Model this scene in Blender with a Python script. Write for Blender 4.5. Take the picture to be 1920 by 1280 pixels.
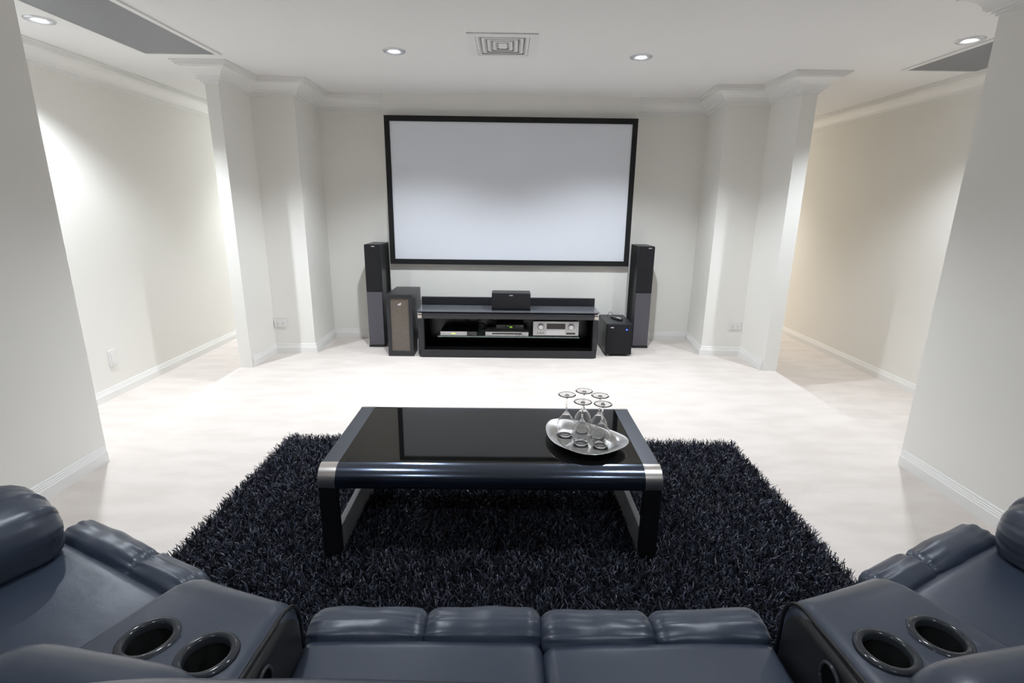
import bpy, bmesh, math, random
import numpy as np
from math import sin, cos, pi, sqrt, radians
from mathutils import Vector, Matrix, noise

random.seed(7)
rng = np.random.default_rng(11)
for o in list(bpy.data.objects):
    bpy.data.objects.remove(o, do_unlink=True)
SC = bpy.context.scene
COL = SC.collection

# ------------------------------------------------------------------ camera
YAW, PITCH, ROLL, FPX, CAMZ = 0.00993889, 0.25763948, -0.01279353, 965.3, 1.4
fw = Vector((sin(YAW)*cos(PITCH), cos(YAW)*cos(PITCH), -sin(PITCH)))
rx = Vector((cos(YAW), -sin(YAW), 0))
dn = fw.cross(rx)
RX = cos(ROLL)*rx + sin(ROLL)*dn
DN = -sin(ROLL)*rx + cos(ROLL)*dn
cam_d = bpy.data.cameras.new('camera')
cam = bpy.data.objects.new('camera', cam_d)
COL.objects.link(cam)
M = Matrix.Identity(4)
for i in range(3):
    M[i][0] = RX[i]; M[i][1] = -DN[i]; M[i][2] = -fw[i]
M[2][3] = CAMZ
cam.matrix_world = M
cam_d.sensor_fit = 'HORIZONTAL'; cam_d.sensor_width = 36.0
cam_d.lens = FPX/1920*36.0
cam_d.clip_start = 0.02
SC.camera = cam

# ------------------------------------------------------------------ world, exposure
W = bpy.data.worlds.new('world'); SC.world = W; W.use_nodes = True
W.node_tree.nodes['Background'].inputs[0].default_value = (0.9, 0.92, 1.0, 1)
W.node_tree.nodes['Background'].inputs[1].default_value = 0.0
SC.view_settings.view_transform = 'Standard'
SC.view_settings.look = 'None'
SC.view_settings.gamma = 1.0
SC.view_settings.use_curve_mapping = False
SC.view_settings.exposure = 0.0
# downlights: x, y, watts
CEIL = 2.41
LIGHT_COL = (0.85, 0.92, 1.0)
SPOT_DEG, SPOT_BLEND = 128, 0.55
LIGHTS = [(-0.79, 3.90, 160, 'bright recessed downlight in the ceiling left of the air vent'),
          (0.91, 3.95, 160, 'bright recessed downlight in the ceiling right of the air vent'),
          (-2.73, 3.38, 185, 'bright recessed downlight beyond the long grey ceiling grille at far left'),
          (2.80, 3.48, 135, 'bright recessed downlight beside the grey ceiling grille at far right'),
          (-0.86, 1.45, 50, 'recessed downlight over the left half of the black shag rug'),
          (0.92, 1.45, 50, 'recessed downlight over the right half of the black shag rug'),
          (-0.86, -0.5, 34, 'recessed downlight behind the left centre sofa seat'),
          (0.92, -0.5, 34, 'recessed downlight behind the right centre sofa seat'),
          (-2.80, 7.2, 250, 'recessed downlight far along the left passage behind the pillar'),
          (3.0, 7.9, 200, 'added unseen warm lamp far along the right passage behind the pillar')]
WARM_COL = (1.0, 0.95, 0.88)   # for the unseen lamp added to warm the right passage wall

# ------------------------------------------------------------------ materials
def mat(name, base, rough=0.5, metal=0.0, **kw):
    m = bpy.data.materials.new(name); m.use_nodes = True
    b = m.node_tree.nodes['Principled BSDF']
    b.inputs['Base Color'].default_value = (*base, 1)
    b.inputs['Roughness'].default_value = rough
    b.inputs['Metallic'].default_value = metal
    for k, v in kw.items():
        b.inputs[k.replace('_', ' ')].default_value = v
    return m

def bump(m, scale=200.0, strength=0.1, dist=0.002, detail=4.0, coords='Object', stretch=None):
    nt = m.node_tree; N = nt.nodes; L = nt.links
    tc = N.new('ShaderNodeTexCoord'); nz = N.new('ShaderNodeTexNoise')
    nz.inputs['Scale'].default_value = scale; nz.inputs['Detail'].default_value = detail
    bp = N.new('ShaderNodeBump'); bp.inputs['Strength'].default_value = strength
    bp.inputs['Distance'].default_value = dist
    src = tc.outputs[coords]
    if stretch:
        mp = N.new('ShaderNodeMapping'); mp.inputs['Scale'].default_value = stretch
        L.new(src, mp.inputs[0]); src = mp.outputs[0]
    L.new(src, nz.inputs['Vector']); L.new(nz.outputs['Fac'], bp.inputs['Height'])
    b = N['Principled BSDF']
    if b.inputs['Normal'].links:
        L.new(b.inputs['Normal'].links[0].from_socket, bp.inputs['Normal'])
    L.new(bp.outputs['Normal'], b.inputs['Normal'])
    return m

def tint(m, c1, c2, scale=3.0, detail=3.0, lo=0.35, hi=0.65, stretch=None):
    nt = m.node_tree; N = nt.nodes; L = nt.links
    tc = N.new('ShaderNodeTexCoord'); nz = N.new('ShaderNodeTexNoise')
    nz.inputs['Scale'].default_value = scale; nz.inputs['Detail'].default_value = detail
    rp = N.new('ShaderNodeValToRGB')
    rp.color_ramp.elements[0].position = lo; rp.color_ramp.elements[0].color = (*c1, 1)
    rp.color_ramp.elements[1].position = hi; rp.color_ramp.elements[1].color = (*c2, 1)
    src = tc.outputs['Object']
    if stretch:
        mp = N.new('ShaderNodeMapping'); mp.inputs['Scale'].default_value = stretch
        L.new(src, mp.inputs[0]); src = mp.outputs[0]
    L.new(src, nz.inputs['Vector']); L.new(nz.outputs['Fac'], rp.inputs[0])
    L.new(rp.outputs[0], N['Principled BSDF'].inputs['Base Color'])
    return m

def emit(name, col, s):
    m = mat(name, (0, 0, 0), 0.5)
    b = m.node_tree.nodes['Principled BSDF']
    b.inputs['Emission Color'].default_value = (*col, 1)
    b.inputs['Emission Strength'].default_value = s
    return m

M_WALL = bump(mat('wall_paint', (0.86, 0.84, 0.79), 0.75), 250, 0.04, 0.001)
M_CEIL = bump(mat('ceiling_paint', (0.86, 0.85, 0.83), 0.85), 250, 0.03, 0.001)
M_TRIM = mat('trim_paint', (0.86, 0.85, 0.82), 0.45)
M_BACKWALL = bump(mat('back_wall_light_absorber', (0.07, 0.07, 0.075), 0.8), 250, 0.04, 0.001)  # unseen wall given a dark colour to cut bounce onto the near walls
M_CARPET = mat('carpet', (0.8, 0.75, 0.7), 0.95)
tint(M_CARPET, (0.725, 0.655, 0.60), (0.785, 0.715, 0.66), 5.0, 5.0, 0.38, 0.6, (0.6, 1.6, 1))
bump(M_CARPET, 420, 0.5, 0.004, 2.0)
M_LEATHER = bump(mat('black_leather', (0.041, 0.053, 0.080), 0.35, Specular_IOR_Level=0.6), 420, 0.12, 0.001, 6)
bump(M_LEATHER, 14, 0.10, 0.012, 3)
M_LEATHER_DARK = bump(mat('black_leather_shaded', (0.011, 0.012, 0.014), 0.42), 420, 0.1, 0.001, 6)  # same leather, shade of the sideways faces put into a darker colour
M_CUP = mat('dark_plastic_rim', (0.035, 0.039, 0.046), 0.14)
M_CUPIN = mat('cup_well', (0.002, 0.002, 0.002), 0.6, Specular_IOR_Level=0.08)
M_GLOSS = mat('black_glass', (0.006, 0.006, 0.006), 0.03, 0.0, Specular_IOR_Level=1.0)
M_BLACKSATIN = bump(mat('black_brushed', (0.105, 0.125, 0.17), 0.17, 1.0), 60, 0.006, 0.001, 3, stretch=(0.3, 8, 8))
M_BLACK = mat('black_lacquer', (0.008, 0.008, 0.009), 0.25)
M_STRIP = mat('dark_satin_metal', (0.085, 0.09, 0.105), 0.38, 0.85)
M_STEEL = bump(mat('brushed_steel', (0.62, 0.58, 0.55), 0.28, 1.0), 90, 0.06, 0.001, 3, stretch=(0.4, 10, 10))
M_RAIL = mat('satin_rail', (0.33, 0.34, 0.36), 0.45, 0.5)
M_TRAY = bump(mat('tray_steel', (0.58, 0.57, 0.56), 0.27, 1.0), 120, 0.04, 0.001, 2)
M_GLASS = mat('clear_glass', (1, 1, 1), 0.0, 0.0, Transmission_Weight=1.0, IOR=1.46)
M_SHELFGLASS = mat('shelf_glass', (0.75, 0.9, 0.88), 0.02, 0.0, Transmission_Weight=0.8, IOR=1.45)
M_SCREEN = mat('screen_cloth', (0.715, 0.735, 0.785), 0.7)
M_FRAME = mat('black_velvet_frame', (0.003, 0.003, 0.0035), 0.8)
M_CAB = bump(mat('black_ash', (0.020, 0.0205, 0.024), 0.40), 40, 0.06, 0.001, 4, stretch=(8, 8, 0.6))
M_CABTOP = M_CAB
M_GRILLE = bump(mat('speaker_cloth', (0.009, 0.0085, 0.011), 0.9), 900, 0.3, 0.001, 1)
M_GREYPANEL = bump(mat('grey_baffle', (0.105, 0.10, 0.118), 0.38, 0.3), 40, 0.04, 0.001, 3, stretch=(8, 8, 0.4))
M_BROWN = tint(mat('brown_glass', (0.085, 0.07, 0.058), 0.12), (0.115, 0.092, 0.074), (0.14, 0.115, 0.094), 60, 2, 0.4, 0.6, (0.4, 1, 6))
M_TOPGLASS = mat('grey_back_painted_glass', (0.13, 0.135, 0.15), 0.16)
M_CONSOLE_EDGE = mat('dark_satin_edge', (0.03, 0.03, 0.034), 0.28)
M_SILVER = mat('silver_plastic', (0.62, 0.62, 0.62), 0.35, 0.5)
M_BADGE = mat('silver_badge', (0.8, 0.8, 0.82), 0.3, 0.7)
M_DARKGREY = mat('dark_grey_plastic', (0.05, 0.052, 0.06), 0.4)
M_DISPLAY = mat('display_window', (0.035, 0.025, 0.025), 0.15)
M_BUTTON = mat('grey_button', (0.33, 0.33, 0.34), 0.5)
M_WHITEPL = mat('white_plastic', (0.84, 0.83, 0.81), 0.4)
M_SLOT = mat('slot_dark', (0.12, 0.12, 0.12), 0.6)
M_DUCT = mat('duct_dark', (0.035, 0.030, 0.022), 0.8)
M_GREEN = emit('green_led', (0.45, 1.0, 0.05), 1.6)
M_YELLOW = emit('yellow_led', (0.75, 1.0, 0.08), 1.6)
M_BLUE = emit('blue_led', (0.02, 0.05, 1.0), 14.0)
M_LAMP = emit('lamp_lens', (0.93, 0.96, 1.0), 45.0)
M_RING = mat('downlight_ring', (0.62, 0.63, 0.66), 0.35, 0.6)
M_BACKING = mat('rug_backing', (0.010, 0.010, 0.013), 0.9)
M_CABLE = mat('black_cable', (0.012, 0.012, 0.012), 0.5)
M_CABLEW = mat('grey_cable', (0.55, 0.55, 0.56), 0.5)

# perforated return air grille
M_PERF = mat('perforated_metal', (0.2, 0.2, 0.21), 0.5, 0.2)
def _perf():
    nt = M_PERF.node_tree; N = nt.nodes; L = nt.links
    tc = N.new('ShaderNodeTexCoord'); mp = N.new('ShaderNodeMapping')
    mp.inputs['Rotation'].default_value = (0, 0, 0)
    wv = N.new('ShaderNodeTexWave'); wv.wave_type = 'BANDS'; wv.bands_direction = 'Y'
    wv.inputs['Scale'].default_value = 14.0
    rp = N.new('ShaderNodeValToRGB')
    rp.color_ramp.elements[0].position = 0.25; rp.color_ramp.elements[0].color = (0.20, 0.205, 0.22, 1)
    rp.color_ramp.elements[1].position = 0.75; rp.color_ramp.elements[1].color = (0.31, 0.315, 0.33, 1)
    L.new(tc.outputs['Object'], mp.inputs[0]); L.new(mp.outputs[0], wv.inputs['Vector'])
    L.new(wv.outputs['Fac'], rp.inputs[0]); L.new(rp.outputs[0], N['Principled BSDF'].inputs['Base Color'])
_perf()

# shag pile: strand tint from a mesh attribute
M_PILE = mat('shag_pile', (0.02, 0.02, 0.03), 0.38)
def _pile():
    nt = M_PILE.node_tree; N = nt.nodes; L = nt.links
    at = N.new('ShaderNodeAttribute'); at.attribute_name = 'strand'
    rp = N.new('ShaderNodeValToRGB')
    rp.color_ramp.elements[0].color = (0.003, 0.003, 0.006, 1)
    rp.color_ramp.elements[1].color = (0.105, 0.115, 0.165, 1)
    L.new(at.outputs['Fac'], rp.inputs[0]); L.new(rp.outputs[0], N['Principled BSDF'].inputs['Base Color'])
_pile()

# ------------------------------------------------------------------ geometry helpers
class G:
    def __init__(s): s.v = []; s.f = []
    def add(s, vs, fs):
        n = len(s.v); s.v += [tuple(p) for p in vs]; s.f += [tuple(i+n for i in f) for f in fs]; return s
    def box(s, x0, x1, y0, y1, z0, z1):
        return s.add([(x0,y0,z0),(x1,y0,z0),(x1,y1,z0),(x0,y1,z0),(x0,y0,z1),(x1,y0,z1),(x1,y1,z1),(x0,y1,z1)],
                     [(0,3,2,1),(4,5,6,7),(0,1,5,4),(1,2,6,5),(2,3,7,6),(3,0,4,7)])
    def loft(s, rings, caps=True, closed=True):
        n = len(rings[0]); vs = [p for r in rings for p in r]; fs = []
        for i in range(len(rings)-1):
            for j in range(n if closed else n-1):
                k = (j+1) % n
                fs.append((i*n+j, i*n+k, (i+1)*n+k, (i+1)*n+j))
        if caps:
            fs.append(tuple(range(n-1, -1, -1)))
            fs.append(tuple((len(rings)-1)*n+j for j in range(n)))
        return s.add(vs, fs)
    def lathe(s, prof, c, n=32, closed=False):
        vs = []; fs = []; m = len(prof)
        for i in range(n):
            a = 2*pi*i/n
            vs += [(c[0]+r*cos(a), c[1]+r*sin(a), c[2]+z) for r, z in prof]
        for i in range(n):
            k = (i+1) % n
            for j in range(m if closed else m-1):
                q = (j+1) % m
                fs.append((i*m+j, k*m+j, k*m+q, i*m+q))
        return s.add(vs, fs)
    def cyl(s, p0, p1, r, n=20, r1=None):
        p0, p1 = Vector(p0), Vector(p1); d = (p1-p0).normalized()
        a = d.orthogonal().normalized(); b = d.cross(a); r1 = r if r1 is None else r1
        return s.loft([[p0+(a*cos(2*pi*i/n)+b*sin(2*pi*i/n))*r for i in range(n)],
                       [p1+(a*cos(2*pi*i/n)+b*sin(2*pi*i/n))*r1 for i in range(n)]])
    def tube(s, pts, r, n=8):
        pts = [Vector(p) for p in pts]; rings = []
        up = None
        for i, p in enumerate(pts):
            t = (pts[min(i+1, len(pts)-1)]-pts[max(i-1, 0)]).normalized()
            if up is None: up = t.orthogonal().normalized()
            up = (up - t*up.dot(t)).normalized(); b = t.cross(up)
            rings.append([p+(up*cos(2*pi*j/n)+b*sin(2*pi*j/n))*r for j in range(n)])
        return s.loft(rings)
    def prism(s, poly, z0, z1):
        n = len(poly)
        return s.add([(x, y, z0) for x, y in poly]+[(x, y, z1) for x, y in poly],
                     [tuple(range(n-1, -1, -1)), tuple(range(n, 2*n))]+[(i, (i+1) % n, n+(i+1) % n, n+i) for i in range(n)])
    def extrude_x(s, poly_yz, x0, x1):
        n = len(poly_yz)
        return s.add([(x0, y, z) for y, z in poly_yz]+[(x1, y, z) for y, z in poly_yz],
                     [tuple(range(n)), tuple(range(2*n-1, n-1, -1))]+[(i, n+i, n+(i+1) % n, (i+1) % n) for i in range(n)])

ROOTS = {}
def link(name, g, m, parent=None, smooth=False, bevel=0, seg=2, subd=0, autosmooth=None):
    me = bpy.data.meshes.new(name)
    off = Vector((0, 0, 0))
    if parent is not None:
        r = parent
        while r.parent: r = r.parent
        off = ROOTS.get(r.name, Vector((0, 0, 0)))
    me.from_pydata([tuple(Vector(p)-off) for p in g.v], [], g.f)
    bm = bmesh.new(); bm.from_mesh(me)
    bmesh.ops.recalc_face_normals(bm, faces=bm.faces); bm.to_mesh(me); bm.free()
    me.materials.append(m)
    o = bpy.data.objects.new(name, me); COL.objects.link(o)
    if parent is not None: o.parent = parent
    if smooth:
        me.polygons.foreach_set('use_smooth', [True]*len(me.polygons))
    if bevel:
        b = o.modifiers.new('bevel', 'BEVEL'); b.width = bevel; b.segments = seg
        b.limit_method = 'ANGLE'; b.angle_limit = radians(40)
        me.polygons.foreach_set('use_smooth', [True]*len(me.polygons))
        w = o.modifiers.new('wn', 'WEIGHTED_NORMAL'); w.keep_sharp = True
    if subd:
        s = o.modifiers.new('sub', 'SUBSURF'); s.levels = subd; s.render_levels = subd
    if autosmooth:
        me.polygons.foreach_set('use_smooth', [True]*len(me.polygons))
        bm = bmesh.new(); bm.from_mesh(me)
        for e in bm.edges:
            if len(e.link_faces) == 2 and e.calc_face_angle(0) > radians(autosmooth): e.smooth = False
        bm.to_mesh(me); bm.free()
    return o

def tag(o, label, cat, group=None):
    o['label'] = label; o['category'] = cat
    if group: o['group'] = group
    return o
def thing(name, label, cat, loc, group=None):
    o = bpy.data.objects.new(name, None); COL.objects.link(o)
    o.location = loc; o.empty_display_size = 0.1
    ROOTS[o.name] = Vector(loc)
    return tag(o, label, cat, group)
def struct(name, g, m, **kw):
    o = link(name, g, m, **kw); o['kind'] = 'structure'; return o
def copy_tree(root, loc, label, group=None):
    r = root.copy(); COL.objects.link(r); r.location = loc; r['label'] = label
    if group: r['group'] = group
    for ch in list(root.children):
        c = ch.copy(); COL.objects.link(c); c.parent = r
        for gch in list(ch.children):
            d = gch.copy(); COL.objects.link(d); d.parent = c
    return r

# ------------------------------------------------------------------ room shell
LOW = -0.17
XL, XR = -3.245, 3.60
YB, YF = -2.6, 9.2
g = G()
fl = [(XL-0.1, LOW-0.2), (XL-0.1, LOW), (-2.34, LOW), (-2.34, 0), (2.40, 0), (2.40, LOW), (XR+0.1, LOW), (XR+0.1, LOW-0.2)]
n = len(fl)
g.add([(x, YB, z) for x, z in fl]+[(x, YF, z) for x, z in fl],
      [tuple(range(n)), tuple(range(2*n-1, n-1, -1))]+[(i, n+i, n+(i+1) % n, (i+1) % n) for i in range(n)])
struct('floor', g, M_CARPET)

VX0, VX1, VY0, VY1 = -0.225, 0.130, 3.53, 3.945   # opening of the air vent
g = G()
for a in ((XL-0.1, VX0, YB, YF), (VX1, XR+0.1, YB, YF), (VX0, VX1, YB, VY0), (VX0, VX1, VY1, YF)):
    g.box(a[0], a[1], a[2], a[3], CEIL, CEIL+0.1)
struct('ceiling', g, M_CEIL)

struct('wall_left', G().box(XL-0.1, XL, YB, YF, LOW-0.2, CEIL+0.1), M_WALL)
struct('wall_right', G().box(XR, XR+0.1, YB, YF, LOW-0.2, CEIL+0.1), M_WALL)
struct('wall_back', G().box(XL-0.1, XR+0.1, YB-0.1, YB, LOW-0.2, CEIL+0.1), M_BACKWALL)
struct('wall_far', G().box(XL-0.1, XR+0.1, YF, YF+0.1, LOW-0.2, CEIL+0.1), M_WALL)
struct('wall_near_left', G().box(-2.35, -2.225, YB, 2.635, LOW, CEIL), M_WALL)
struct('wall_near_right', G().box(2.255, 2.40, YB, 2.665, LOW, CEIL), M_WALL)
PA = [(-2.335, YF), (-2.335, 4.33), (-2.235, 4.33), (-2.222, 4.80), (-1.853, 4.82), (-1.862, 5.43), (-1.205, 5.43)]
PB = [(1.235, 5.45), (1.965, 5.46), (1.910, 4.87), (2.278, 4.84), (2.290, 4.37), (2.412, 4.37), (2.412, YF)]
struct('wall_front_left', G().prism(PA+[(-1.205, YF)], LOW, CEIL), M_WALL)
struct('wall_front_right', G().prism(PB+[(1.235, YF)], LOW, CEIL), M_WALL)
struct('wall_front', G().box(-1.205, 1.235, 5.30, YF, LOW, CEIL), M_WALL)

def sweep(path, prof, z0):
    """moulding along a plan path; the room is on the right hand of travel"""
    P = [Vector((x, y)) for x, y in path]; nrm = []
    for i in range(len(P)-1):
        d = (P[i+1]-P[i]).normalized(); nrm.append(Vector((d.y, -d.x)))
    rings = []
    for i, p in enumerate(P):
        a = nrm[max(i-1, 0)]; b = nrm[min(i, len(nrm)-1)]
        m = (a+b)/(1+a.dot(b))
        rings.append([(p.x+m.x*d, p.y+m.y*d, z0+z) for d, z in prof])
    return G().loft(rings)
CROWN = [(0, 0), (0.157, 0), (0.157, -0.013), (0.145, -0.013), (0.145, -0.022), (0.134, -0.022), (0.134, -0.031), (0.122, -0.031),
         (0.119, -0.040), (0.098, -0.045), (0.078, -0.055), (0.062, -0.068), (0.050, -0.084), (0.043, -0.106),
         (0.036, -0.106), (0.036, -0.113), (0.022, -0.113), (0.022, -0.126), (0.010, -0.126), (0.010, -0.137), (0, -0.137)]
BASE = [(0, 0), (0.017, 0), (0.017, 0.055), (0.013, 0.060), (0.013, 0.067), (0.010, 0.070), (0.010, 0.077), (0.007, 0.080), (0.007, 0.088), (0.003, 0.093), (0, 0.093)]
crowns = [PA, PB, [(XL, YB), (XL, YF)], [(XR, YF), (XR, YB)],
          [(-2.225, YB), (-2.225, 2.635), (-2.35, 2.635), (-2.35, YB)],
          [(2.40, YB), (2.40, 2.665), (2.255, 2.665), (2.255, YB)]]
for i, p in enumerate(crowns):
    struct('trim_%d' % (i+1), sweep(p, CROWN, CEIL), M_TRIM)
struct('baseboard_left', sweep([(XL, YB), (XL, YF)], BASE, LOW), M_TRIM)
struct('baseboard_right', sweep([(XR, YF), (XR, YB)], BASE, LOW), M_TRIM)
struct('baseboard_front_left', sweep([(-2.234, 4.35)]+PA[3:], BASE, 0), M_TRIM)
struct('baseboard_front_right', sweep(PB[:4]+[(2.289, 4.39)], BASE, 0), M_TRIM)
struct('baseboard_front', sweep([(-1.205, 5.30), (1.235, 5.30)], BASE, 0), M_TRIM)
struct('baseboard_near_left', sweep([(-2.225, YB), (-2.225, 2.62)], BASE, 0), M_TRIM)
struct('baseboard_near_right', sweep([(2.255, 2.65), (2.255, YB)], BASE, 0), M_TRIM)

# ------------------------------------------------------------------ ceiling fittings
def make_downlight(x, y, w, label):
    t = thing('downlight', label, 'ceiling light', (x, y, CEIL), 'recessed ceiling downlights')
    g = G().lathe([(0.036, -0.001), (0.036, -0.005), (0.060, -0.009), (0.074, -0.007), (0.078, -0.001)], (x, y, CEIL), 40)
    link('trim_ring', g, M_RING, t, smooth=True)
    g = G().lathe([(0.0, -0.006), (0.020, -0.006), (0.032, -0.005), (0.0355, -0.002)], (x, y, CEIL), 28)
    link('lamp_lens', g, M_LAMP, t, smooth=True)
    ld = bpy.data.lights.new('lamp', 'SPOT'); ld.energy = w; ld.color = WARM_COL if (x > 2.9 and y > 6) else LIGHT_COL
    ld.spot_size = radians(SPOT_DEG); ld.spot_blend = SPOT_BLEND; ld.shadow_soft_size = 0.03
    lo = bpy.data.objects.new('lamp', ld); COL.objects.link(lo); lo.parent = t; lo.location = (0, 0, -0.012)
for a in LIGHTS: make_downlight(*a)

def make_vent():
    x0, x1, y0, y1 = -0.268, 0.172, 3.485, 3.99
    t = thing('air_vent', 'white square louvred air conditioning vent in the middle of the ceiling', 'air vent', (-0.048, 3.737, CEIL))
    z = CEIL
    def ring(a, b, za, zb, g):
        (ax0, ax1, ay0, ay1), (bx0, bx1, by0, by1) = a, b
        A = [(ax0, ay0, za), (ax1, ay0, za), (ax1, ay1, za), (ax0, ay1, za)]
        B = [(bx0, by0, zb), (bx1, by0, zb), (bx1, by1, zb), (bx0, by1, zb)]
        g.add(A+B, [(i, (i+1) % 4, 4+(i+1) % 4, 4+i) for i in range(4)])
    def inset(d): return (x0+d, x1-d, y0+d*1.02, y1-d*1.02)
    g = G()
    ring(inset(0), inset(0), z, z-0.007, g); ring(inset(0), inset(0.05), z-0.007, z-0.008, g)
    ring(inset(0.05), inset(0.05), z-0.008, z+0.02, g)
    link('vent_frame', g, M_WHITEPL, t)
    for k in range(4):
        d = 0.052+0.035*k
        g = G()
        ring(inset(d), inset(d), z+0.004, z-0.006, g); ring(inset(d), inset(d+0.013), z-0.006, z-0.006, g)
        ring(inset(d+0.013), inset(d+0.034), z-0.006, z+0.018, g); ring(inset(d+0.034), inset(d+0.012), z+0.0182, z-0.0045, g)
        link('louvre', g, M_WHITEPL, t)
        yf = y1-1.02*(d+0.014)  # solid dark strips stand in for the shaded gaps of the far louvres
        link('slot_shade', G().box(x0+d+0.028, x1-d-0.028, yf-0.013, yf-0.0005, z-0.0050, z-0.001), M_DUCT, t)
    a = inset(0.192)
    link('centre_plate', G().box(a[0], a[1], a[2], a[3], z-0.006, z+0.002), M_WHITEPL, t)
    g = G(); b = inset(0.045)
    g.box(b[0], b[1], b[2], b[3], z+0.05, z+0.055)
    link('duct_box', g, M_DUCT, t)
make_vent()

def make_return(x0, x1, y0, y1, label, inner):
    t = thing('ceiling_grille', label, 'ceiling grille', ((x0+x1)/2, (y0+y1)/2, CEIL))
    link('perforated_panel', G().box(x0, x1, y0, y1, CEIL-0.006, CEIL), M_PERF, t)
    g = G(); w = 0.035
    g.box(x0-w, x0, y0-w, y1+w*0.6, CEIL-0.010, CEIL); g.box(x1, x1+w, y0-w, y1+w*0.6, CEIL-0.010, CEIL)
    g.box(x0, x1, y1, y1+w*0.6, CEIL-0.010, CEIL); g.box(x0, x1, y0-w, y0, CEIL-0.010, CEIL)
    link('grille_frame', g, M_WHITEPL, t, bevel=0.002)
make_return(-2.56, -2.075, 2.3, 4.03, 'long dark grey perforated ceiling grille above the left passage', 1)
make_return(2.935, 3.455, 2.5, 4.165, 'dark grey perforated ceiling grille above the right passage', -1)

# ------------------------------------------------------------------ wall outlets
def outlet(loc, ax, w, h, label, double):
    """ax: wall normal"""
    nrm = Vector(ax); tg = Vector((-nrm.y, nrm.x, 0)) if True else None
    t = thing('power_outlet', label, 'power outlet', loc, 'white wall outlets')
    c = Vector(loc)
    def bx(u0, u1, z0, z1, d0, d1):
        g = G()
        ps = [c+tg*u+Vector((0, 0, z))+nrm*d for d in (d0, d1) for (u, z) in ((u0, z0), (u1, z0), (u1, z1), (u0, z1))]
        g.add(ps, [(3, 2, 1, 0), (4, 5, 6, 7), (0, 1, 5, 4), (1, 2, 6, 5), (2, 3, 7, 6), (3, 0, 4, 7)])
        return g
    link('faceplate', bx(-w/2, w/2, -h/2, h/2, 0.0005, 0.011), M_WHITEPL, t, bevel=0.003)
    if double:
        for s in (-1, 1):
            link('rocker_switch', bx(s*w*0.22-0.007, s*w*0.22+0.007, h*0.12, h*0.36, 0.011, 0.014), M_WHITEPL, t, bevel=0.001)
            g = G()
            for du in (-0.007, 0.007):
                b = bx(s*w*0.22+du-0.0012, s*w*0.22+du+0.0012, -h*0.12, h*0.02, 0.011, 0.0116); g.add(b.v, b.f)
            b = bx(s*w*0.22-0.0012, s*w*0.22+0.0012, -h*0.34, -h*0.2, 0.011, 0.0116); g.add(b.v, b.f)
            link('socket_slots', g, M_SLOT, t)
    else:
        link('switch_plate', bx(-w*0.3, w*0.3, -h*0.36, h*0.36, 0.011, 0.016), M_WHITEPL, t, bevel=0.002)
outlet((-2.158, 4.799, 0.297), (0, -1, 0), 0.115, 0.072, 'white double power point on the left alcove wall beside the pillar', True)
outlet((2.205, 4.845, 0.303), (0, -1, 0), 0.115, 0.072, 'white double power point on the right alcove wall beside the pillar', True)
outlet((XL, 4.08, 0.15), (1, 0, 0), 0.085, 0.135, 'white upright wall plate low on the left passage wall', False)

# ------------------------------------------------------------------ projector screen
def make_screen():
    x0, x1, z0, z1 = -1.186, 1.224, 0.818, 2.212
    y = 5.24
    t = thing('projector_screen', 'large blank white projector screen in a black frame on the front wall', 'projector screen', (0.02, 5.30, z0))
    f = 0.05
    g = G(); 
    g.box(x0, x1, y, y+0.035, z1-f, z1); g.box(x0, x1, y, y+0.035, z0, z0+f)
    g.box(x0, x0+f, y, y+0.035, z0+f, z1-f); g.box(x1-f, x1, y, y+0.035, z0+f, z1-f)
    link('frame', g, M_FRAME, t, bevel=0.003)
    link('screen_surface', G().box(x0+f-0.005, x1-f+0.005, y+0.012, y+0.022, z0+f-0.005, z1-f+0.005), M_SCREEN, t)
    for xx in (-0.9, 0.9):
        for zz in (z0+0.2, z1-0.2): link('wall_bracket', G().box(xx-0.03, xx+0.03, y+0.022, 5.30, zz-0.02, zz+0.02), M_BLACK, t)
make_screen()

# ------------------------------------------------------------------ speakers
def tower(x0, x1, y0, y1, h, split, label, badge_dx):
    t = thing('tower_speaker', label, 'speaker', ((x0+x1)/2, (y0+y1)/2, 0), 'black tower speakers beside the screen')
    link('cabinet', G().box(x0, x1, y0+0.022, y1, 0.022, h), M_CAB, t, bevel=0.006, seg=3)
    link('plinth', G().box(x0-0.002, x1+0.002, y0+0.004, y1, 0, 0.022), M_BLACK, t, bevel=0.003)
    link('grille', G().box(x0+0.003, x1-0.003, y0, y0+0.022, split, h-0.002), M_GRILLE, t, bevel=0.004)
    link('lower_baffle', G().box(x0+0.003, x1-0.003, y0+0.002, y0+0.022, 0.024, split-0.003), M_GREYPANEL, t, bevel=0.004)
    xm = (x0+x1)/2+badge_dx
    link('badge', G().box(xm-0.016, xm+0.016, y0-0.002, y0, h-0.022, h-0.014), M_BADGE, t)
tower(-1.392, -1.234, 5.035, 5.40, 1.023, 0.566, 'tall black tower speaker left of the projector screen', 0.01)
tower(1.283, 1.444, 5.095, 5.43, 1.031, 0.572, 'tall black tower speaker right of the projector screen', 0.03)

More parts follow.
